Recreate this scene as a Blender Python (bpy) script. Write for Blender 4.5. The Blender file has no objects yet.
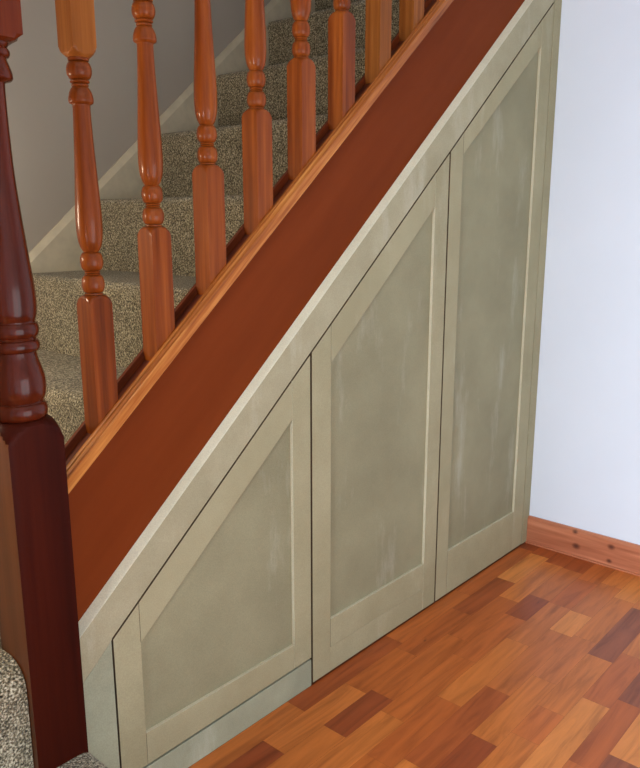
import bpy, bmesh, math, random
from mathutils import Vector, Matrix
random.seed(7)
C = bpy.context.scene.collection

# ------------------------------------------------------------------ constants (metres)
XW = 2.5434            # right hand wall
D = 0.90               # depth of the stair flight to its wall
M_, C_ = 0.847, -0.2320 # raking gap line above the doors  z = M_*x + C_
MR, CR = 0.8605, 0.1389  # underside of the base rail
CS = math.cos(math.atan(MR))
RISE, GOING = 0.21, 0.250

# ------------------------------------------------------------------ material helpers
def mat(name):
    m = bpy.data.materials.new(name); m.use_nodes = True
    nt = m.node_tree
    return m, nt, nt.nodes['Principled BSDF']
def N(nt, t, **k):
    n = nt.nodes.new(t)
    for a, v in k.items(): setattr(n, a, v)
    return n
def L(nt, a, b): nt.links.new(a, b)
def s2l(c):
    return tuple((x/255/12.92 if x/255 <= .04045 else ((x/255+.055)/1.055)**2.4) for x in c) + (1,)
def ramp(nt, stops, interp='LINEAR'):
    r = N(nt, 'ShaderNodeValToRGB'); e = r.color_ramp.elements; r.color_ramp.interpolation = interp
    while len(e) < len(stops): e.new(0.5)
    for i, (p, c) in enumerate(stops):
        e[i].position = p; e[i].color = c
    return r
def coords(nt, scale=(1,1,1), rot=(0,0,0), rnd=False):
    tc = N(nt, 'ShaderNodeTexCoord'); mp = N(nt, 'ShaderNodeMapping')
    mp.inputs['Scale'].default_value = scale; mp.inputs['Rotation'].default_value = rot
    if rnd:
        oi = N(nt, 'ShaderNodeObjectInfo'); va = N(nt, 'ShaderNodeVectorMath', operation='SCALE')
        cx = N(nt, 'ShaderNodeCombineXYZ'); L(nt, oi.outputs['Random'], cx.inputs[0]); L(nt, oi.outputs['Random'], cx.inputs[1])
        L(nt, cx.outputs[0], va.inputs[0]); va.inputs['Scale'].default_value = 9.0
        ad = N(nt, 'ShaderNodeVectorMath', operation='ADD'); L(nt, tc.outputs['Object'], ad.inputs[0]); L(nt, va.outputs[0], ad.inputs[1])
        L(nt, ad.outputs[0], mp.inputs[0])
    else:
        L(nt, tc.outputs['Object'], mp.inputs[0])
    return mp.outputs[0]
def wood(name, dark, mid, light, axis='Z', rough=.25, coat=.5, rake=False, grain=60, stretch=.035, bump=.12, rnd=True, spec=.3):
    m, nt, b = mat(name)
    b.inputs['Specular IOR Level'].default_value = spec
    sc = {'X': (stretch, 1, 1), 'Y': (1, stretch, 1), 'Z': (1, 1, stretch)}[axis]
    if rake:     # turn the x-z rake onto x first, then stretch
        tc = coords(nt, (1,1,1), (0, math.atan(MR), 0), rnd)
        mp = N(nt, 'ShaderNodeMapping'); mp.inputs['Scale'].default_value = sc; L(nt, tc, mp.inputs[0]); v = mp.outputs[0]
    else:
        v = coords(nt, sc, rnd=rnd)
    n1 = N(nt, 'ShaderNodeTexNoise'); n1.inputs['Scale'].default_value = grain; n1.inputs['Detail'].default_value = 6; n1.inputs['Roughness'].default_value = .62
    L(nt, v, n1.inputs['Vector'])
    n2 = N(nt, 'ShaderNodeTexNoise'); n2.inputs['Scale'].default_value = grain*.22; n2.inputs['Detail'].default_value = 3; n2.inputs['Distortion'].default_value = .6
    L(nt, v, n2.inputs['Vector'])
    mx = N(nt, 'ShaderNodeMath', operation='MULTIPLY_ADD'); L(nt, n1.outputs[0], mx.inputs[0]); mx.inputs[1].default_value = .5
    h = N(nt, 'ShaderNodeMath', operation='MULTIPLY'); L(nt, n2.outputs[0], h.inputs[0]); h.inputs[1].default_value = .5
    L(nt, h.outputs[0], mx.inputs[2])
    r = ramp(nt, [(.34, s2l(dark)), (.5, s2l(mid)), (.66, s2l(light))]); L(nt, mx.outputs[0], r.inputs[0])
    L(nt, r.outputs[0], b.inputs['Base Color'])
    b.inputs['Roughness'].default_value = rough; b.inputs['Coat Weight'].default_value = coat; b.inputs['Coat Roughness'].default_value = .12
    bp = N(nt, 'ShaderNodeBump'); bp.inputs['Strength'].default_value = bump; bp.inputs['Distance'].default_value = .001
    L(nt, n1.outputs[0], bp.inputs['Height']); L(nt, bp.outputs[0], b.inputs['Normal'])
    return m
def paint(name, a, c, scuff, rough=.7, scuff_amt=.5, sx=1, rnd=True):
    """primed board: cloudy tone, fine fibre speckle, chalky rubbed patches"""
    m, nt, b = mat(name)
    v = coords(nt, rnd=rnd)
    n1 = N(nt, 'ShaderNodeTexNoise'); n1.inputs['Scale'].default_value = 5*sx; n1.inputs['Detail'].default_value = 5; n1.inputs['Roughness'].default_value = .6; L(nt, v, n1.inputs['Vector'])
    r1 = ramp(nt, [(.35, s2l(a)), (.65, s2l(c))]); L(nt, n1.outputs[0], r1.inputs[0])
    v2 = coords(nt, (6, 1, 1.4), (0, math.radians(12), 0), rnd)
    n2 = N(nt, 'ShaderNodeTexNoise'); n2.inputs['Scale'].default_value = 1.6; n2.inputs['Detail'].default_value = 7; n2.inputs['Roughness'].default_value = .7; L(nt, v2, n2.inputs['Vector'])
    r2 = ramp(nt, [(.56, (0,0,0,1)), (.74, (scuff_amt,)*3+(1,))]); L(nt, n2.outputs[0], r2.inputs[0])
    mx = N(nt, 'ShaderNodeMix', data_type='RGBA'); L(nt, r2.outputs[0], mx.inputs[0]); L(nt, r1.outputs[0], mx.inputs[6]); mx.inputs[7].default_value = s2l(scuff)
    n3 = N(nt, 'ShaderNodeTexNoise'); n3.inputs['Scale'].default_value = 420; n3.inputs['Detail'].default_value = 2; L(nt, v, n3.inputs['Vector'])
    r3 = ramp(nt, [(.3, (.9,.9,.9,1)), (.7, (1.08,1.08,1.08,1))]); L(nt, n3.outputs[0], r3.inputs[0])
    mu = N(nt, 'ShaderNodeMix', data_type='RGBA', blend_type='MULTIPLY'); mu.inputs[0].default_value = 1; L(nt, mx.outputs[2], mu.inputs[6]); L(nt, r3.outputs[0], mu.inputs[7])
    L(nt, mu.outputs[2], b.inputs['Base Color']); b.inputs['Roughness'].default_value = rough
    b.inputs['Specular IOR Level'].default_value = .3
    return m
def plaster(name, col, rough=.85, var=4):
    m, nt, b = mat(name); v = coords(nt)
    n = N(nt, 'ShaderNodeTexNoise'); n.inputs['Scale'].default_value = 3; n.inputs['Detail'].default_value = 4; L(nt, v, n.inputs['Vector'])
    r = ramp(nt, [(.3, s2l([x-var for x in col])), (.7, s2l(col))]); L(nt, n.outputs[0], r.inputs[0]); L(nt, r.outputs[0], b.inputs['Base Color'])
    b.inputs['Roughness'].default_value = rough
    n2 = N(nt, 'ShaderNodeTexNoise'); n2.inputs['Scale'].default_value = 180; L(nt, v, n2.inputs['Vector'])
    bp = N(nt, 'ShaderNodeBump'); bp.inputs['Strength'].default_value = .06; bp.inputs['Distance'].default_value = .002
    L(nt, n2.outputs[0], bp.inputs['Height']); L(nt, bp.outputs[0], b.inputs['Normal'])
    return m
def plain(name, col, rough=.6):
    m, nt, b = mat(name); v = coords(nt)
    n = N(nt, 'ShaderNodeTexNoise'); n.inputs['Scale'].default_value = 30; L(nt, v, n.inputs['Vector'])
    r = ramp(nt, [(.3, s2l([x*.94 for x in col])), (.7, s2l(col))]); L(nt, n.outputs[0], r.inputs[0]); L(nt, r.outputs[0], b.inputs['Base Color'])
    b.inputs['Roughness'].default_value = rough
    return m
def carpet():
    m, nt, b = mat('flecked twist carpet'); v = coords(nt)
    n = N(nt, 'ShaderNodeTexNoise'); n.inputs['Scale'].default_value = 240; n.inputs['Detail'].default_value = 2.5; n.inputs['Roughness'].default_value = .6; L(nt, v, n.inputs['Vector'])
    r = ramp(nt, [(.32, s2l((34,30,22))), (.45, s2l((110,102,80))), (.54, s2l((164,154,126))), (.66, s2l((228,220,194)))]); L(nt, n.outputs[0], r.inputs[0])
    n2 = N(nt, 'ShaderNodeTexNoise'); n2.inputs['Scale'].default_value = 9; n2.inputs['Detail'].default_value = 3; L(nt, v, n2.inputs['Vector'])
    r2 = ramp(nt, [(.35, (.86,.86,.86,1)), (.65, (1.1,1.1,1.1,1))]); L(nt, n2.outputs[0], r2.inputs[0])
    mu = N(nt, 'ShaderNodeMix', data_type='RGBA', blend_type='MULTIPLY'); mu.inputs[0].default_value = 1; L(nt, r.outputs[0], mu.inputs[6]); L(nt, r2.outputs[0], mu.inputs[7])
    L(nt, mu.outputs[2], b.inputs['Base Color']); b.inputs['Roughness'].default_value = 1
    b.inputs['Specular IOR Level'].default_value = .1; b.inputs['Sheen Weight'].default_value = .25
    vo = N(nt, 'ShaderNodeTexVoronoi'); vo.inputs['Scale'].default_value = 260; L(nt, v, vo.inputs['Vector'])
    bp = N(nt, 'ShaderNodeBump'); bp.inputs['Strength'].default_value = .9; bp.inputs['Distance'].default_value = .004; bp.invert = True
    L(nt, vo.outputs['Distance'], bp.inputs['Height']); L(nt, bp.outputs[0], b.inputs['Normal'])
    return m
def pine_skirting():
    m, nt, b = mat('knotty pine'); v = coords(nt, (1,.05,1))
    n = N(nt, 'ShaderNodeTexNoise'); n.inputs['Scale'].default_value = 55; n.inputs['Detail'].default_value = 5; n.inputs['Distortion'].default_value = .4; L(nt, v, n.inputs['Vector'])
    r = ramp(nt, [(.32, s2l((158,88,58))), (.52, s2l((184,112,78))), (.7, s2l((202,130,94)))]); L(nt, n.outputs[0], r.inputs[0])
    col = r.outputs[0]
    tc = N(nt, 'ShaderNodeTexCoord')
    for (y, z, rad) in KNOTS:
        d = N(nt, 'ShaderNodeVectorMath', operation='SUBTRACT'); L(nt, tc.outputs['Object'], d.inputs[0]); d.inputs[1].default_value = (XW, y, z)
        sc = N(nt, 'ShaderNodeVectorMath', operation='MULTIPLY'); L(nt, d.outputs[0], sc.inputs[0]); sc.inputs[1].default_value = (0, .8, 1)
        ln = N(nt, 'ShaderNodeVectorMath', operation='LENGTH'); L(nt, sc.outputs[0], ln.inputs[0])
        mr = N(nt, 'ShaderNodeMapRange'); mr.inputs[1].default_value = rad*.4; mr.inputs[2].default_value = rad*1.5; mr.inputs[3].default_value = .85; mr.inputs[4].default_value = 0
        L(nt, ln.outputs['Value'], mr.inputs[0])
        mx = N(nt, 'ShaderNodeMix', data_type='RGBA'); L(nt, mr.outputs[0], mx.inputs[0]); L(nt, col, mx.inputs[6]); mx.inputs[7].default_value = s2l((70,30,22))
        col = mx.outputs[2]
    L(nt, col, b.inputs['Base Color']); b.inputs['Roughness'].default_value = .35; b.inputs['Coat Weight'].default_value = .3
    return m
def parquet():
    m, nt, b = mat('oiled hardwood strip'); 
    at = N(nt, 'ShaderNodeAttribute', attribute_name='plank')
    tc = N(nt, 'ShaderNodeTexCoord')
    # shift the grain from plank to plank by the alpha channel
    cx = N(nt, 'ShaderNodeCombineXYZ'); mm = N(nt, 'ShaderNodeMath', operation='MULTIPLY'); L(nt, at.outputs['Alpha'], mm.inputs[0]); mm.inputs[1].default_value = 40
    L(nt, mm.outputs[0], cx.inputs[0]); L(nt, mm.outputs[0], cx.inputs[2])
    ad = N(nt, 'ShaderNodeVectorMath', operation='ADD'); L(nt, tc.outputs['Object'], ad.inputs[0]); L(nt, cx.outputs[0], ad.inputs[1])
    mp = N(nt, 'ShaderNodeMapping'); mp.inputs['Scale'].default_value = (.1, 1, 1); L(nt, ad.outputs[0], mp.inputs[0])
    n = N(nt, 'ShaderNodeTexNoise'); n.inputs['Scale'].default_value = 34; n.inputs['Detail'].default_value = 6; n.inputs['Roughness'].default_value = .6; n.inputs['Distortion'].default_value = .9; L(nt, mp.outputs[0], n.inputs['Vector'])
    r = ramp(nt, [(.3, (.66,.60,.54,1)), (.5, (1,1,1,1)), (.7, (1.2,1.22,1.24,1))]); L(nt, n.outputs[0], r.inputs[0])
    mu = N(nt, 'ShaderNodeMix', data_type='RGBA', blend_type='MULTIPLY'); mu.inputs[0].default_value = 1; L(nt, at.outputs['Color'], mu.inputs[6]); L(nt, r.outputs[0], mu.inputs[7])
    # small dark flecks
    n2 = N(nt, 'ShaderNodeTexNoise'); n2.inputs['Scale'].default_value = 26; n2.inputs['Detail'].default_value = 2
    mp2 = N(nt, 'ShaderNodeMapping'); mp2.inputs['Scale'].default_value = (.5, 1, 1); L(nt, ad.outputs[0], mp2.inputs[0]); L(nt, mp2.outputs[0], n2.inputs['Vector'])
    r2 = ramp(nt, [(.74, (0,0,0,1)), (.80, (.7,.7,.7,1))]); L(nt, n2.outputs[0], r2.inputs[0])
    mx = N(nt, 'ShaderNodeMix', data_type='RGBA'); L(nt, r2.outputs[0], mx.inputs[0]); L(nt, mu.outputs[2], mx.inputs[6]); mx.inputs[7].default_value = s2l((70,32,18))
    L(nt, mx.outputs[2], b.inputs['Base Color'])
    b.inputs['Roughness'].default_value = .36; b.inputs['Specular IOR Level'].default_value = .35; b.inputs['Coat Weight'].default_value = .08; b.inputs['Coat Roughness'].default_value = .2
    bp = N(nt, 'ShaderNodeBump'); bp.inputs['Strength'].default_value = .05; bp.inputs['Distance'].default_value = .001
    L(nt, n.outputs[0], bp.inputs['Height']); L(nt, bp.outputs[0], b.inputs['Normal'])
    return m

KNOTS = [(-.186,.094,.007), (-.194,.041,.010), (-.319,.075,.009), (-.316,.021,.007), (-.72,.06,.008)]
W_BAL = wood('varnished baluster wood', (86,35,9), (128,60,17), (160,86,31), 'Z', .36, .28, grain=70, spec=.06)
W_BALT = wood('pale varnished baluster wood', (108,57,20), (138,79,31), (162,100,45), 'Z', .34, .12, grain=70, spec=.08)
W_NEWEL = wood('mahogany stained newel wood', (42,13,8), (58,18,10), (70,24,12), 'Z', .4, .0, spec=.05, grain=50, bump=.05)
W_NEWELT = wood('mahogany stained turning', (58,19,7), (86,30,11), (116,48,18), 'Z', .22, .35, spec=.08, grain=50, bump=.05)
W_NEWELS = wood('side lit newel wood', (82,40,17), (106,55,24), (126,70,33), 'Z', .4, .3, grain=60)  # brighter tone paints in the light falling on the left face
W_STRING = wood('stained string board', (108,46,14), (114,50,17), (120,54,20), 'X', .55, .0, spec=.06, rake=True, grain=26, stretch=.12, bump=.04)
W_RAIL = wood('grained oak base rail', (112,54,16), (168,96,38), (212,144,72), 'X', .32, .25, rake=True, grain=110, stretch=.05, bump=.3, spec=.12)
W_DARK = wood('shaded rail groove', (70,28,15), (98,42,22), (120,56,30), 'X', .35, .4, rake=True, grain=60)  # shade inside the rail groove, put into the colour
W_LIP = wood('red brown rail edge', (84,36,16), (122,56,27), (152,80,42), 'X', .35, .2, rake=True, grain=60, spec=.1)
P_FRAME = paint('sage primed frame board', (156,149,116), (167,160,127), (188,184,160), scuff_amt=.35)
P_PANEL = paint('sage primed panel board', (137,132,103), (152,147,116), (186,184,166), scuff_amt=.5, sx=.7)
P_FASCIA = paint('sage primed fascia board', (158,151,121), (174,167,137), (194,190,168), scuff_amt=.5)
P_PLINTH = paint('grey green plinth board', (148,150,126), (166,168,142), (190,194,174), scuff_amt=.6)
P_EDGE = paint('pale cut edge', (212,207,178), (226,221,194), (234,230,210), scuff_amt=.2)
P_INNER = paint('inner edge highlight', (190,181,152), (204,195,166), (222,218,200), scuff_amt=.2)  # light caught on inner door edges, put into the colour
P_GAP = plain('gap shade edge', (84,66,42), .9)  # outer door edges coloured dark to paint in the gap shadow
P_BODY = plain('darkened carcass board', (60,52,40), .9)  # carcass coloured dark so the door gaps look fully shaded
WALLM = plaster('white matt wall paint', (226,232,240))
STAIRWALL = plaster('grey stairwell paint', (178,171,157))
SKIRT = plain('cream gloss skirting', (214,206,180), .35)
CEIL = plaster('white ceiling paint', (225,224,220))
PVC = plain('white window frame', (230,230,230), .3)
CARPET = carpet()
PINE = pine_skirting()
PARQ = parquet()

# ------------------------------------------------------------------ mesh helpers
def link(name, bm, m, parent=None, smooth=None, bevel=0, segs=2):
    me = bpy.data.meshes.new(name)
    bmesh.ops.recalc_face_normals(bm, faces=bm.faces)
    bm.to_mesh(me); bm.free()
    for mm in (m if isinstance(m, list) else [m]): me.materials.append(mm)
    o = bpy.data.objects.new(name, me); C.objects.link(o)
    if smooth is not None:
        for p in me.polygons: p.use_smooth = True
        me.set_sharp_from_angle(angle=math.radians(smooth))
    if bevel:
        b = o.modifiers.new('bevel', 'BEVEL'); b.width = bevel; b.segments = segs; b.limit_method = 'ANGLE'; b.angle_limit = math.radians(30)
        b.harden_normals = False
    if parent:
        o.parent = parent; o.location = -parent.location
    return o
def prism_y(bm, pts, y0, y1, mi=0):
    """polygon in x-z extruded along y"""
    a = [bm.verts.new((x, y0, z)) for x, z in pts]; b = [bm.verts.new((x, y1, z)) for x, z in pts]
    n = len(pts); fs = [bm.faces.new(a), bm.faces.new(list(reversed(b)))]
    for i in range(n): fs.append(bm.faces.new([a[i], b[i], b[(i+1) % n], a[(i+1) % n]]))
    for f in fs: f.material_index = mi
    return fs
def box(bm, x0, x1, y0, y1, z0, z1):
    return prism_y(bm, [(x0,z0),(x1,z0),(x1,z1),(x0,z1)], y0, y1)
def thing(name, loc, label, cat, group=None):
    o = bpy.data.objects.new(name, None); C.objects.link(o); o.location = loc; o.empty_display_size = .05
    tag(o, label, cat, group); return o
def tag(o, label=None, cat=None, group=None):
    if label: o['label'] = label
    if cat: o['category'] = cat
    if group: o['group'] = group
    return o
def structure(name, bm, m, **k):
    o = link(name, bm, m, **k); o['kind'] = 'structure'; return o

# ------------------------------------------------------------------ room shell
X0, Y0 = -1.35, -2.1
# floor: every strip a face of the one floor mesh, with its own wood tone
PAL = {'L': (216,134,62), 'l': (202,116,50), 'M': (188,99,40), 'm': (179,91,37), 'd': (160,76,32), 'D': (142,64,30), 'S': (190,106,48), 'p': (148,78,46)}
bm = bmesh.new(); lay = bm.loops.layers.float_color.new('plank')
box(bm, X0, XW+.3, Y0, 1.0, -.12, -.0012)
for f in bm.faces:
    for lp in f.loops: lp[lay] = s2l((110,55,30))
edges = [0, -.06, -.13, -.20, -.2715, -.345, -.415, -.4845, -.556, -.628, -.690, -.760]
while edges[-1] > Y0: edges.append(edges[-1]-.0705)
known = {0: [(.62,'M'),(.86,'l'),(1.23,'d'),(1.649,'M'),(2.03,'m'),(2.48,'D')],
 1: [(.45,'m'),(.80,'D'),(1.085,'l'),(1.39,'M'),(1.62,'m'),(1.92,'d'),(2.205,'L'),(2.463,'d')],
 2: [(.75,'M'),(.99,'l'),(1.222,'D'),(1.412,'M'),(1.78,'m'),(2.09,'l'),(2.43,'d')],
 3: [(.70,'m'),(.98,'l'),(1.36,'M'),(1.70,'m'),(2.001,'D'),(2.166,'S'),(2.424,'d')],
 4: [(.92,'M'),(1.21,'m'),(1.504,'l'),(1.877,'S'),(2.16,'m'),(2.38,'M')],
 5: [(.96,'l'),(1.255,'d'),(1.626,'S'),(2.004,'L'),(2.155,'S'),(2.40,'l')],
 6: [(.98,'M'),(1.19,'D'),(1.432,'l'),(1.752,'S'),(2.02,'l'),(2.33,'L')],
 7: [(.95,'m'),(1.22,'l'),(1.50,'M'),(1.64,'l'),(1.952,'p'),(2.30,'l')],
 8: [(1.10,'D'),(1.33,'L'),(1.746,'m'),(2.02,'l'),(2.31,'M')],
 9: [(1.05,'l'),(1.30,'M'),(1.50,'m'),(1.797,'p'),(2.16,'M')],
 10: [(1.0,'m'),(1.32,'p'),(1.579,'L'),(1.95,'M'),(2.3,'l')]}
rr = random.Random(11)
def strip(x0, x1, y0, y1, key):
    z = 0.0; g = .0002
    vs = [bm.verts.new(p) for p in ((x0+g,y1+g,z),(x1-g,y1+g,z),(x1-g,y0-g,z),(x0+g,y0-g,z))]
    f = bm.faces.new(vs); c = PAL[key]; k = rr.uniform(-5, 5); m0 = (184,98,42); c = [c[q]*.84+m0[q]*.16 for q in range(3)]; col = s2l([c[0]+k, c[1]+k*.8, c[2]+k*.6])
    col = (col[0], col[1], col[2], rr.random())
    for lp in f.loops: lp[lay] = col
for i in range(len(edges)-1):
    ks = known.get(i, []); xs = []
    first = ks[0][0] if ks else None
    x = first if first else XW+.3
    if not ks:
        x = X0-rr.uniform(0, .3); seq = []
        while x < XW+.3:
            seq.append((x, rr.choice('LllMMmmdDS'))); x += rr.uniform(.2, .45)
    else:
        seq = list(ks); x = first
        while x > X0:
            x -= rr.uniform(.22, .42); seq.insert(0, (x, rr.choice('lMMmdL')))
    seq.append((XW+.3, ''))
    for (a, k), (b_, _) in zip(seq, seq[1:]):
        a = max(a, X0); b2 = min(b_, XW+.3)
        if b2 > a+.01: strip(a, b2, edges[i], edges[i+1], k)
# beneath the stairs and cupboards
bmv = [bm.verts.new(p) for p in ((X0,0,0),(XW+.3,0,0),(XW+.3,1.0,0),(X0,1.0,0))]
f = bm.faces.new(bmv)
for lp in f.loops: lp[lay] = s2l((110,55,30))
me_floor = bm
me = bpy.data.meshes.new('floor'); bm.to_mesh(me); bm.free(); me.materials.append(PARQ)
fl = bpy.data.objects.new('floor', me); C.objects.link(fl); fl['kind'] = 'structure'

HW = XW + .012
b = bmesh.new(); box(b, HW, HW+.12, Y0, .02, 0, 3.3); structure('wall_right', b, WALLM)
b = bmesh.new(); box(b, X0, 4.4, D, D+.12, 0, 4.6); structure('wall_stairs', b, STAIRWALL)
b = bmesh.new(); box(b, 4.2, 4.3, .02, D, 0, 4.6); structure('wall_landing', b, STAIRWALL)
b = bmesh.new(); box(b, -.47, -.36, -.45, D, 0, 2.45); structure('wall_light_block', b, STAIRWALL)  # unseen partition added to keep left window light off the upper stairs
b = bmesh.new(); box(b, X0, HW+.12, Y0, 0.0, 2.45, 2.55); structure('ceiling', b, CEIL)
b = bmesh.new(); box(b, X0, 4.3, 0.0, D, 4.5, 4.6); structure('ceiling_stairwell', b, CEIL)
b = bmesh.new(); box(b, X0, HW, -.1, 0.0, 2.55, 4.6); box(b, HW+.12, 4.3, -.1, .02, 0, 4.6); structure('wall_upper_landing', b, STAIRWALL)
def wall_with_window(name, axis, pos, a0, a1, w0, w1, z0, z1, th):
    b = bmesh.new()
    for (p, q, r, s) in ((a0, w0, 0, 2.85), (w1, a1, 0, 2.85), (w0, w1, 0, z0), (w0, w1, z1, 2.85)):
        if axis == 'x': box(b, pos-th, pos, p, q, r, s)
        else: box(b, p, q, pos-th, pos, r, s)
    structure(name, b, WALLM)
WL = (-.90, -.42, .05, 1.05)   # y0 y1 z0 z1 of the window on the left
wall_with_window('wall_left', 'x', X0, Y0, 1.0, WL[0], WL[1], WL[2], WL[3], .15)
WB = (.1, 1.35, .06, 1.25)
wall_with_window('wall_behind', 'y', Y0, X0, HW, WB[0], WB[1], WB[2], WB[3], .15)
def win_frame(name, axis, pos, a0, a1, z0, z1):
    b = bmesh.new(); t = .05; mid = (a0+a1)/2
    for (p, q, r, s) in ((a0, a0+t, z0, z1), (a1-t, a1, z0, z1), (a0, a1, z0, z0+t), (a0, a1, z1-t, z1), (mid-t/2, mid+t/2, z0, z1)):
        if axis == 'x': box(b, pos-.1, pos-.05, p, q, r, s)
        else: box(b, p, q, pos-.1, pos-.05, r, s)
    structure(name, b, PVC)
win_frame('window_1', 'x', X0, *WL); win_frame('window_2', 'y', Y0, *WB)

# skirting boards
b = bmesh.new()
pts = [(XW-.002,.006),(XW-.002,.094),(XW+.004,.105),(HW,.105),(HW,0),(XW-.009,0),(XW-.009,.004)]
vs0 = [b.verts.new((x, Y0, z)) for x, z in pts]; vs1 = [b.verts.new((x, -.0005, z)) for x, z in pts]
b.faces.new(vs0); b.faces.new(list(reversed(vs1)))
for i in range(len(pts)): b.faces.new([vs0[i], vs1[i], vs1[(i+1) % len(pts)], vs0[(i+1) % len(pts)]])
structure('baseboard_right', b, PINE)
b = bmesh.new()   # raking skirting on the stairwell wall with a moulded top
sk = lambda x, dz: .86*x+.153+dz
prof = [(D, 0), (D-.006, 0), (D-.018, -.022), (D-.018, -.45), (D, -.45)]
va = [b.verts.new((.45, y, sk(.45, dz))) for y, dz in prof]; vb = [b.verts.new((3.6, y, sk(3.6, dz))) for y, dz in prof]
b.faces.new(va); b.faces.new(list(reversed(vb)))
for i in range(len(prof)): b.faces.new([va[i], vb[i], vb[(i+1) % len(prof)], va[(i+1) % len(prof)]])
structure('baseboard_stairs', b, SKIRT)

# ------------------------------------------------------------------ staircase
st = thing('staircase', (.6, .45, 0), 'carpeted wooden staircase climbing to the right with brown side board', 'staircase')
def step_profile(x0, x1, zt, zb, r=.022, ov=.006):
    pts = [(x0+ov, zb), (x0+ov, zt-2*r)]
    for i in range(9):
        a = math.pi - i*math.pi/16 if False else math.pi*(1.0 - .5*i/8)
        pts.append((x0+r+r*math.cos(a), zt-r+r*math.sin(a)))
    pts += [(x1, zt), (x1, zb)]
    return pts
for n in range(3, 13):
    x = .570+GOING*(n-3); zt = RISE*n
    b = bmesh.new(); prism_y(b, step_profile(x, x+GOING+(.03), zt, zt-RISE-.05), .052, D-.019)
    link('carpeted_step', b, CARPET, st, smooth=35)
# quarter landing beside the newel post, rounded front edge
b = bmesh.new(); r = .05; y0 = -.016; zt = .434
pp = [(D, 0), (y0+.004, 0), (y0, zt-2.2*r)]
for i in range(9):
    a = math.pi*(1-.5*i/8); pp.append((y0+r+r*math.cos(a), zt-r+r*math.sin(a)))
pp.append((D, zt))
va = [b.verts.new((-.35, y, z)) for y, z in pp]; vb = [b.verts.new((.5525, y, z)) for y, z in pp]
b.faces.new(va); b.faces.new(list(reversed(vb)))
for i in range(len(pp)): b.faces.new([va[i], vb[i], vb[(i+1) % len(pp)], va[(i+1) % len(pp)]])
tag(link('landing', b, CARPET, st, smooth=35), 'carpeted quarter landing left of the newel post')
# bottom step wrapping the foot of the newel: rounded end towards the cupboards
b = bmesh.new()
out = [(-.35, -.02), (-.35, -.36)]
for i in range(9):
    a = -math.pi/2 + i*math.pi/16; out.append((.52+.145*math.cos(a), -.215+.145*math.sin(a)))
out += [(.665, -.0005), (.2, -.0005)]
rs = .03; zt = .212
cx_, cy_ = .2, -.18
rings = [(0, 0), (0, zt-rs)] + [(rs*(1-math.cos(a)), zt-rs+rs*math.sin(a)) for a in (math.pi/10, math.pi/5, math.pi*.3, math.pi*.4, math.pi/2)]
prev = None
for ins, z in rings:
    ring = []
    for i, (x, y) in enumerate(out):
        if 2 <= i <= 10:
            a = -math.pi/2 + (i-2)*math.pi/16; x -= ins*math.cos(a); y -= ins*math.sin(a)
        elif i == 1: y += ins
        elif i == 11: x -= ins
        ring.append(b.verts.new((x, y, z)))
    if prev:
        for i in range(len(ring)): b.faces.new([prev[i], prev[(i+1) % len(ring)], ring[(i+1) % len(ring)], ring[i]])
    prev = ring
f = b.faces.new(prev); bmesh.ops.triangulate(b, faces=[f])
tag(link('bottom_step', b, CARPET, st, smooth=40), 'rounded carpeted bottom step at the newel foot')
# string board
xs0, xs1 = .6545, 2.535
b = bmesh.new(); zr = lambda x, n=0: MR*x+CR+n/CS
prism_y(b, [(xs0, M_*xs0-.19), (xs1, M_*xs1-.19), (xs1, zr(xs1, .004)), (xs0, zr(xs0, .004))], .0205, .05)
tag(link('string_board', b, W_STRING, st), 'smooth brown stained side board of the stairs')
# base rail: moulded section swept up the rake
prof = [(0,0),(0,.0200),(.0020,.0222),(.0045,.0190),(.0055,.0232),(.0075,.0265),(.0095,.0268),(.0108,.0215),(.0120,.0238),(.0135,.029),(.0165,.030),(.018,.028),
        (.018,.013),(.060,.013),(.0635,.0265),(.072,.0265),(.072,0)]
b = bmesh.new()
va = [b.verts.new((xs0, y, zr(xs0, n))) for y, n in prof]; vb = [b.verts.new((xs1+.0, y, zr(xs1, n))) for y, n in prof]
b.faces.new(va); b.faces.new(list(reversed(vb)))
for i in range(len(prof)):
    f = b.faces.new([va[i], vb[i], vb[(i+1) % len(prof)], va[(i+1) % len(prof)]])
    f.material_index = 1 if i in (11, 12) else 2 if i in (13, 14, 15) else 0
br = link('base_rail', b, [W_RAIL, W_DARK, W_LIP], st); tag(br, 'orange oak grained moulded rail carrying the balusters')

# ------------------------------------------------------------------ turned posts
def turned(bm, secs, half, cx, cy, n=64, mats=None):
    """secs: (z, R) ; each ring is the square of half-width `half` cut by a circle of radius R"""
    rings = []
    for z, R in secs:
        ring = []
        for i in range(n):
            a = 2*math.pi*i/n + math.pi/4
            sq = half/max(abs(math.cos(a)), abs(math.sin(a)))
            rr_ = min(sq, R); ring.append(bm.verts.new((cx+rr_*math.cos(a), cy+rr_*math.sin(a), z)))
        rings.append(ring)
    for p, q in zip(rings, rings[1:]):
        for i in range(n): bm.faces.new([p[i], p[(i+1) % n], q[(i+1) % n], q[i]])
    bm.faces.new(list(reversed(rings[0]))); bm.faces.new(rings[-1])
def arc(z0, z1, r_end, r_mid, k=8):
    """a bead between z0 and z1"""
    return [(z0+(z1-z0)*(.5-.5*math.cos(math.pi*i/k)), r_end+(r_mid-r_end)*math.sin(math.pi*i/k)) for i in range(k+1)]
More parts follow.
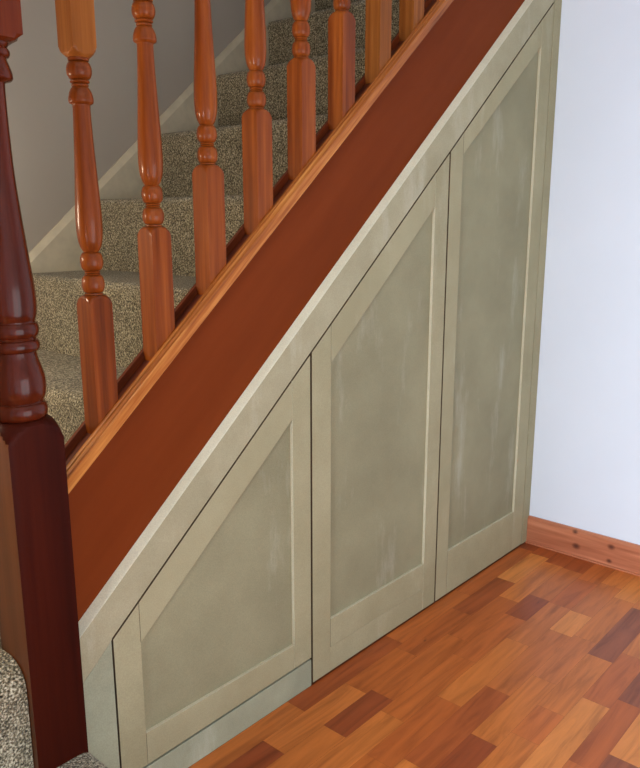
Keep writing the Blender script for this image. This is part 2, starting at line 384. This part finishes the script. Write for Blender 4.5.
def smoothpts(pts, k=5):
    """Catmull-Rom through (z,r) points"""
    o = []
    P = [pts[0]]+pts+[pts[-1]]
    for i in range(1, len(P)-2):
        for j in range(k):
            t = j/k; q = []
            for c in (0, 1):
                a, b_, c_, d_ = P[i-1][c], P[i][c], P[i+1][c], P[i+2][c]
                q.append(.5*((2*b_)+(c_-a)*t+(2*a-5*b_+4*c_-d_)*t*t+(3*b_-a-3*c_+d_)*t**3))
            o.append(tuple(q))
    o.append(pts[-1]); return o

# balusters -- heights measured from the underside of the base rail
HB = .023; FULL = HB*1.4143
BX0, BDX, BY = .775, .1412, .0405
RAILU = .90
def baluster(i, label):
    x = BX0+BDX*i; zb = MR*x+CR
    t = thing('baluster', (x, BY, zb), label, 'baluster', 'turned balusters along the stairs')
    z = lambda v: zb+v
    lo = zb + .0165/CS - HB*MR   # reaches the rail groove on the low side
    b = bmesh.new()
    s = [(z(.243), FULL), (z(.2475), .031), (z(.2515), .029), (z(.255), .0255), (z(.2585), .0215), (z(.2595), .019)]
    turned(b, [(zb-.005+.012, FULL)]+s, HB, x, BY)
    # bottom cut to the rake of the rail
    for v in b.verts:
        if v.co.z < zb+.05: v.co.z = MR*v.co.x+CR+.0115/CS
    lowb = link('base_block', b, W_BAL, t, smooth=32)
    b = bmesh.new()
    s = [(z(.2590), .0150), (z(.2605), .0165), (z(.2626), .0165)] + [(z(.2626), .0135)] + arc(z(.2632), z(.2954), .0135, .0208)
    s += arc(z(.2954), z(.2990), .0108, .0142, 6) + arc(z(.2990), z(.3035), .0108, .0142, 6)
    s += arc(z(.3035), z(.3368), .0130, .0205)
    s += smoothpts([(z(.338), .0140), (z(.345), .0178), (z(.358), .0215), (z(.378), .0232), (z(.405), .0230), (z(.45), .0208), (z(.52), .0172), (z(.575), .0152), (z(.588), .0152)])
    s += [(z(.589), .0155), (z(.592), .0205), (z(.5945), .0214), (z(.599), .0214), (z(.605), .0204), (z(.611), .0184), (z(.616), .0156), (z(.6185), .0132)]
    s += arc(z(.6185), z(.6235), .0124, .0148, 6) + [(z(.6240), .0118)] + arc(z(.6245), z(.630), .0128, .0168, 6)
    s += arc(z(.6305), z(.660), .0135, .0216) + [(z(.661), .0175), (z(.664), .0180), (z(.6665), .0170)]
    turned(b, s, .2, x, BY, n=40)
    link('turned_shaft', b, W_BAL, t, smooth=40)
    b = bmesh.new()
    top = z(RAILU)
    s = [(z(.6655), .018), (z(.668), .0215), (z(.672), .0262), (z(.677), .030), (z(.684), FULL), (top, FULL)]
    turned(b, s, HB, x, BY)
    for v in b.verts:
        if v.co.z > top-.05: v.co.z = MR*v.co.x+CR+RAILU
    link('top_block', b, W_BALT if i == 0 else W_BAL, t, smooth=32)
    if i in (6, 7):
        lowb.data.materials[0] = W_BALT
    return t
BL = ['turned wooden baluster nearest the newel post, its square top block in view',
      'second turned baluster from the newel post, upper beads touching the picture top',
      'third turned baluster from the newel post, long tapering shaft visible',
      'fourth turned baluster from the newel post, before the darker carpeted steps',
      'fifth turned baluster from the newel post, short end of shaft showing',
      'sixth turned baluster from the newel post, only a bead above its square block',
      'seventh baluster from the newel post, plain pale square block only',
      'eighth and rightmost baluster, small piece of pale square block']
for i, lb in enumerate(BL): baluster(i, lb)

# newel post
NX, NY, HN = .604, .020, .0500
t = thing('newel_post', (NX, NY, 0), 'thick dark mahogany newel post with square base and glossy turned middle', 'newel post')
b = bmesh.new(); FN = HN*1.4143
s = [(0, FN), (.835, FN), (.8405, .068), (.846, .0655), (.852, .062), (.858, .0575), (.864, .052), (.8685, .046), (.870, .040)]
turned(b, s, HN, NX, NY)
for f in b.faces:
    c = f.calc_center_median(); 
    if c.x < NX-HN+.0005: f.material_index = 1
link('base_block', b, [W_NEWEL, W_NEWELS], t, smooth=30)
b = bmesh.new()
s = [(.869, .040)] + arc(.8695, .8975, .0400, .0462, 10) + [(.899, .0395)]
s += smoothpts([(.900, .0410), (.910, .0448), (.926, .0464), (.942, .0452), (.958, .0412), (.972, .0372), (.984, .0352)])
s += arc(.9845, 1.0045, .0365, .0418, 8) + [(1.0068, .0370)] + arc(1.009, 1.0335, .0375, .0422, 8) + [(1.036, .0372)]
s += smoothpts([(1.037, .0378), (1.047, .0404), (1.065, .0418), (1.085, .0412), (1.12, .0380), (1.16, .0340), (1.21, .0294), (1.27, .0247), (1.33, .0225), (1.39, .0216), (1.408, .0220)])
s += [(1.4095, .0235), (1.412, .0320), (1.4155, .0345), (1.4225, .0342), (1.432, .0315), (1.440, .0285), (1.4450, .0272)]
s += arc(1.4455, 1.4600, .0280, .0330, 8) + [(1.462, .0300), (1.466, .0320), (1.468, .0320)]
turned(b, s, .3, NX, NY, n=64)
link('turned_shaft', b, W_NEWELT, t, smooth=40)
b = bmesh.new()
s = [(1.4665, .034), (1.472, .045), (1.479, .057), (1.485, .065), (1.490, FN), (1.86, FN)]
turned(b, s, .040, NX, NY); link('top_block', b, W_NEWELT, t, smooth=30)
b = bmesh.new()
s = [(1.86, .045), (1.87, .062), (1.885, .062), (1.895, .045), (1.905, .038), (1.93, .052), (1.96, .055), (1.99, .045), (2.01, .02), (2.012, .002)]
turned(b, s, .3, NX, NY, n=40); link('cap', b, W_NEWELT, t, smooth=50)
# handrail over the balusters (above the picture)
b = bmesh.new(); xa, xb = NX+HN+.0005, 2.6
prof = [(-.022,0),(-.030,.012),(-.030,.03),(-.018,.05),(0,.058),(.018,.05),(.030,.03),(.030,.012),(.022,0)]
va = [b.verts.new((xa, BY+y, MR*xa+CR+RAILU+n/CS)) for y, n in prof]; vb = [b.verts.new((xb, BY+y, MR*xb+CR+RAILU+n/CS)) for y, n in prof]
b.faces.new(va); b.faces.new(list(reversed(vb)))
for i in range(len(prof)): b.faces.new([va[i], vb[i], vb[(i+1) % len(prof)], va[(i+1) % len(prof)]])
tag(link('handrail', b, W_BAL, smooth=50), 'varnished wooden handrail running above the balusters', 'handrail')

# ------------------------------------------------------------------ understair cupboards
G = .0030       # half gap
g1, g2, g3 = .7400, 1.3250, 1.9100
FT = .020       # board thickness
rk = lambda x: M_*x+C_
# raking fascia board
b = bmesh.new(); fx0, fx1 = .6545, XW+.011
ft = lambda x: .8520*x-.142
a_ = [(fx0, rk(fx0)-.004), (g1-.0018, rk(g1-.0018)), (g1, rk(g1)+G), (fx1, rk(fx1)+G), (fx1, ft(fx1)), (fx0, ft(fx0))]
e = .0022
na = len(a_)-2
front = [b.verts.new((x, 0, z)) for x, z in a_[:na]] + [b.verts.new((a_[na][0], 0, a_[na][1]-e)), b.verts.new((a_[na+1][0], 0, a_[na+1][1]-e))]
lip = [b.verts.new((a_[na][0], .0022, a_[na][1])), b.verts.new((a_[na+1][0], .0022, a_[na+1][1]))]
tb = [b.verts.new((a_[na][0], FT, a_[na][1]+.011)), b.verts.new((a_[na+1][0], FT, a_[na+1][1]+.011))]
bb = [b.verts.new((x, FT, z)) for x, z in a_[:na]]
b.faces.new(front)
f1 = b.faces.new([front[na+1], front[na], lip[0], lip[1]]); f2 = b.faces.new([lip[1], lip[0], tb[0], tb[1]])
b.faces.new(bb+[tb[0], tb[1]])
for q in range(na-1): b.faces.new([front[q], front[q+1], bb[q+1], bb[q]])
b.faces.new([front[na-1], front[na], lip[0], tb[0], bb[na-1]]); b.faces.new([front[0], front[na+1], lip[1], tb[1], bb[0]])
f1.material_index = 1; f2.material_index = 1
o = link('fascia_board', b, [P_FASCIA, P_EDGE])
tag(o, 'long sloping sage green board between brown string and cupboard doors', 'trim board')
# filler beside the newel, filler beside the wall, plinth below the small door
gR = 2.5030
def filler(name, pts, m, label):
    b = bmesh.new(); prism_y(b, pts, 0, FT)
    o = link(name, b, m, bevel=.0012); tag(o, label, 'filler panel'); return o
filler('filler_panel', [(.6545, .0), (g1-.0018, .0), (g1-.0018, rk(g1-.0018)-.001), (.6545, rk(.6545)-.0050)], P_PLINTH, 'narrow sage green upright panel between newel post and smallest door')
filler('filler_panel', [(gR+.001, .003), (HW-.0005, .003), (HW-.0005, rk(HW)-G), (gR+.001, rk(gR+.001)-G)], P_FRAME, 'thin sage green upright strip between tallest door and white wall')
b = bmesh.new(); prism_y(b, [(g1+.0018, 0), (g2-G, 0), (g2-G, .0760), (g1+G, .0655)], .0, FT)
tag(link('plinth_board', b, P_PLINTH, bevel=.0012), 'low grey green board on the floor below the smallest door', 'plinth')

def shaker(x0, x1, z0, wl, wr, zin, topoff, label, strip=None, topoffs=None, z1=None):
    """sloping-topped shaker fronted cupboard from x0 to x1"""
    t = thing('cupboard', ((x0+x1)/2, .01, 0), label, 'cupboard', 'understair cupboards')
    # body behind
    bd = bmesh.new(); prism_y(bd, [(x0+.0005, z0+.006), (x1-.0005, z0+.006), (x1-.004, rk(x1)-.022), (x0+.004, rk(x0)-.022)], FT+.035, .50)
    link('body', bd, P_BODY, t)
    door = bpy.data.objects.new('door', None); C.objects.link(door); door.parent = t
    door.empty_display_size = .05
    def sub(name, pts, y0, y1, m, bev=.0012):
        b = bmesh.new(); prism_y(b, pts, y0, y1)
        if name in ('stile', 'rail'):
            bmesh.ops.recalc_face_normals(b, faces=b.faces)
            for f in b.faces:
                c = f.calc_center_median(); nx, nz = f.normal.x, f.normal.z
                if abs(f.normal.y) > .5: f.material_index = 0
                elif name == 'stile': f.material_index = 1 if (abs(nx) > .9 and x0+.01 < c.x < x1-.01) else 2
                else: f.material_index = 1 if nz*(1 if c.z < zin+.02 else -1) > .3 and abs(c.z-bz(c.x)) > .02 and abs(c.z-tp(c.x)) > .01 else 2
        o = link(name, b, [m, P_INNER, P_GAP], bevel=bev); o.parent = door; o.location = -t.location
        return o
    tp = lambda x: rk(x)-G
    bz = lambda x: z0+((z1 or z0)-z0)*(x-x0)/(x1-x0)
    to = topoffs or topoff
    inn = lambda x: (rk(x)-topoff)+(x-(x0+wl))*((topoff-to)/((x1-wr)-(x0+wl)))
    il, ir = x0+wl, x1-wr
    sub('stile', [(x0, bz(x0)), (il, bz(il)), (il, tp(il)), (x0, tp(x0))], 0, FT, P_FRAME)
    sub('stile', [(ir, bz(ir)), (x1, bz(x1)), (x1, tp(x1)), (ir, tp(ir))], 0, FT, P_FRAME)
    k = .0002
    if strip:
        sub('lower_strip', [(il+k, z0), (ir-k, z0), (ir-k, strip), (il+k, strip)], .0006, FT, P_FRAME, .0008)
        sub('rail', [(il+k, strip+.0004), (ir-k, strip+.0004), (ir-k, zin), (il+k, zin)], 0, FT, P_FRAME)
    else:
        sub('rail', [(il+k, bz(il)), (ir-k, bz(ir)), (ir-k, zin), (il+k, zin)], 0, FT, P_FRAME)
    sub('rail', [(il+k, inn(il)), (ir-k, inn(ir)), (ir-k, tp(ir)), (il+k, tp(il))], 0, FT, P_FRAME)
    sub('panel', [(il-.006, zin-.006), (ir+.006, zin-.006), (ir+.006, inn(ir)+.008), (il-.006, inn(il)+.008)], .0085, .0175, P_PANEL, 0)
    return t
shaker(g1+.0018, g2-G, .0705, .0635, .0630, .1470, .092, 'smallest cupboard with short sloping panelled door, right of the newel post', topoffs=.096, z1=.0815)
shaker(g2+G, g3-G, .005, .0705, .0655, .1600, .098, 'middle cupboard with taller sloping panelled door between the other two', strip=.077, topoffs=.093)
shaker(g3+G, gR-G, .005, .0650, .0730, .1560, .063, 'tallest and narrowest looking cupboard, its sloping door beside the white wall', topoffs=.083)

# ------------------------------------------------------------------ camera
cam = bpy.data.cameras.new('camera'); co = bpy.data.objects.new('camera', cam); C.objects.link(co)
yaw, pitch, roll = .8463, -.2221, -.0009
F = Vector((math.sin(yaw)*math.cos(pitch), math.cos(yaw)*math.cos(pitch), math.sin(pitch)))
R = Vector((math.cos(yaw), -math.sin(yaw), 0)); U = R.cross(F)
R2 = R*math.cos(roll)+U*math.sin(roll); U2 = U*math.cos(roll)-R*math.sin(roll)
co.matrix_world = Matrix(((R2.x, U2.x, -F.x, 0), (R2.y, U2.y, -F.y, -1.2009), (R2.z, U2.z, -F.z, 1.2), (0, 0, 0, 1)))
cam.sensor_fit = 'HORIZONTAL'; cam.sensor_width = 36; cam.lens = 759.98/640*36; cam.shift_y = 7.1/640; cam.clip_start = .02
bpy.context.scene.camera = co

# ------------------------------------------------------------------ light
def area(name, loc, rot, sx, sy, e, col):
    l = bpy.data.lights.new(name, 'AREA'); l.shape = 'RECTANGLE'; l.size = sx; l.size_y = sy; l.energy = e; l.color = col
    o = bpy.data.objects.new(name, l); C.objects.link(o); o.location = loc; o.rotation_euler = rot; return o
# daylight through the left window (facing +x)
area('daylight_left', (X0-.02, (WL[0]+WL[1])/2, (WL[2]+WL[3])/2), (0, -math.pi/2, 0), WL[3]-WL[2], WL[1]-WL[0], 124, (.73,.86,1))
# daylight through the window behind the camera (facing +y)
area('daylight_behind', ((WB[0]+WB[1])/2, Y0-.02, (WB[2]+WB[3])/2), (math.pi/2, 0, 0), WB[1]-WB[0], WB[3]-WB[2], 22, (.92,.95,1))
# unseen warm point light added to brighten the lower stairs and wall
l = bpy.data.lights.new('stair_fill', 'POINT'); l.energy = 15; l.color = (1,.83,.60); l.shadow_soft_size = .06
o = bpy.data.objects.new('stair_fill', l); C.objects.link(o); o.location = (.27, .50, 1.22)
for i, (x, y) in enumerate(((.25, -1.15), (.95, -1.35))):
    l = bpy.data.lights.new('ceiling_spot', 'POINT'); l.energy = 2.0; l.color = (1,.86,.66); l.shadow_soft_size = .035
    o = bpy.data.objects.new('ceiling_spot', l); C.objects.link(o); o.location = (x, y, 2.40)
w = bpy.data.worlds.new('world'); bpy.context.scene.world = w; w.use_nodes = True
w.node_tree.nodes['Background'].inputs[0].default_value = (.75,.85,1,1); w.node_tree.nodes['Background'].inputs[1].default_value = .35
vs = bpy.context.scene.view_settings
vs.view_transform = 'Standard'; vs.look = 'None'; vs.exposure = -0.24; vs.gamma = 1; vs.use_curve_mapping = False
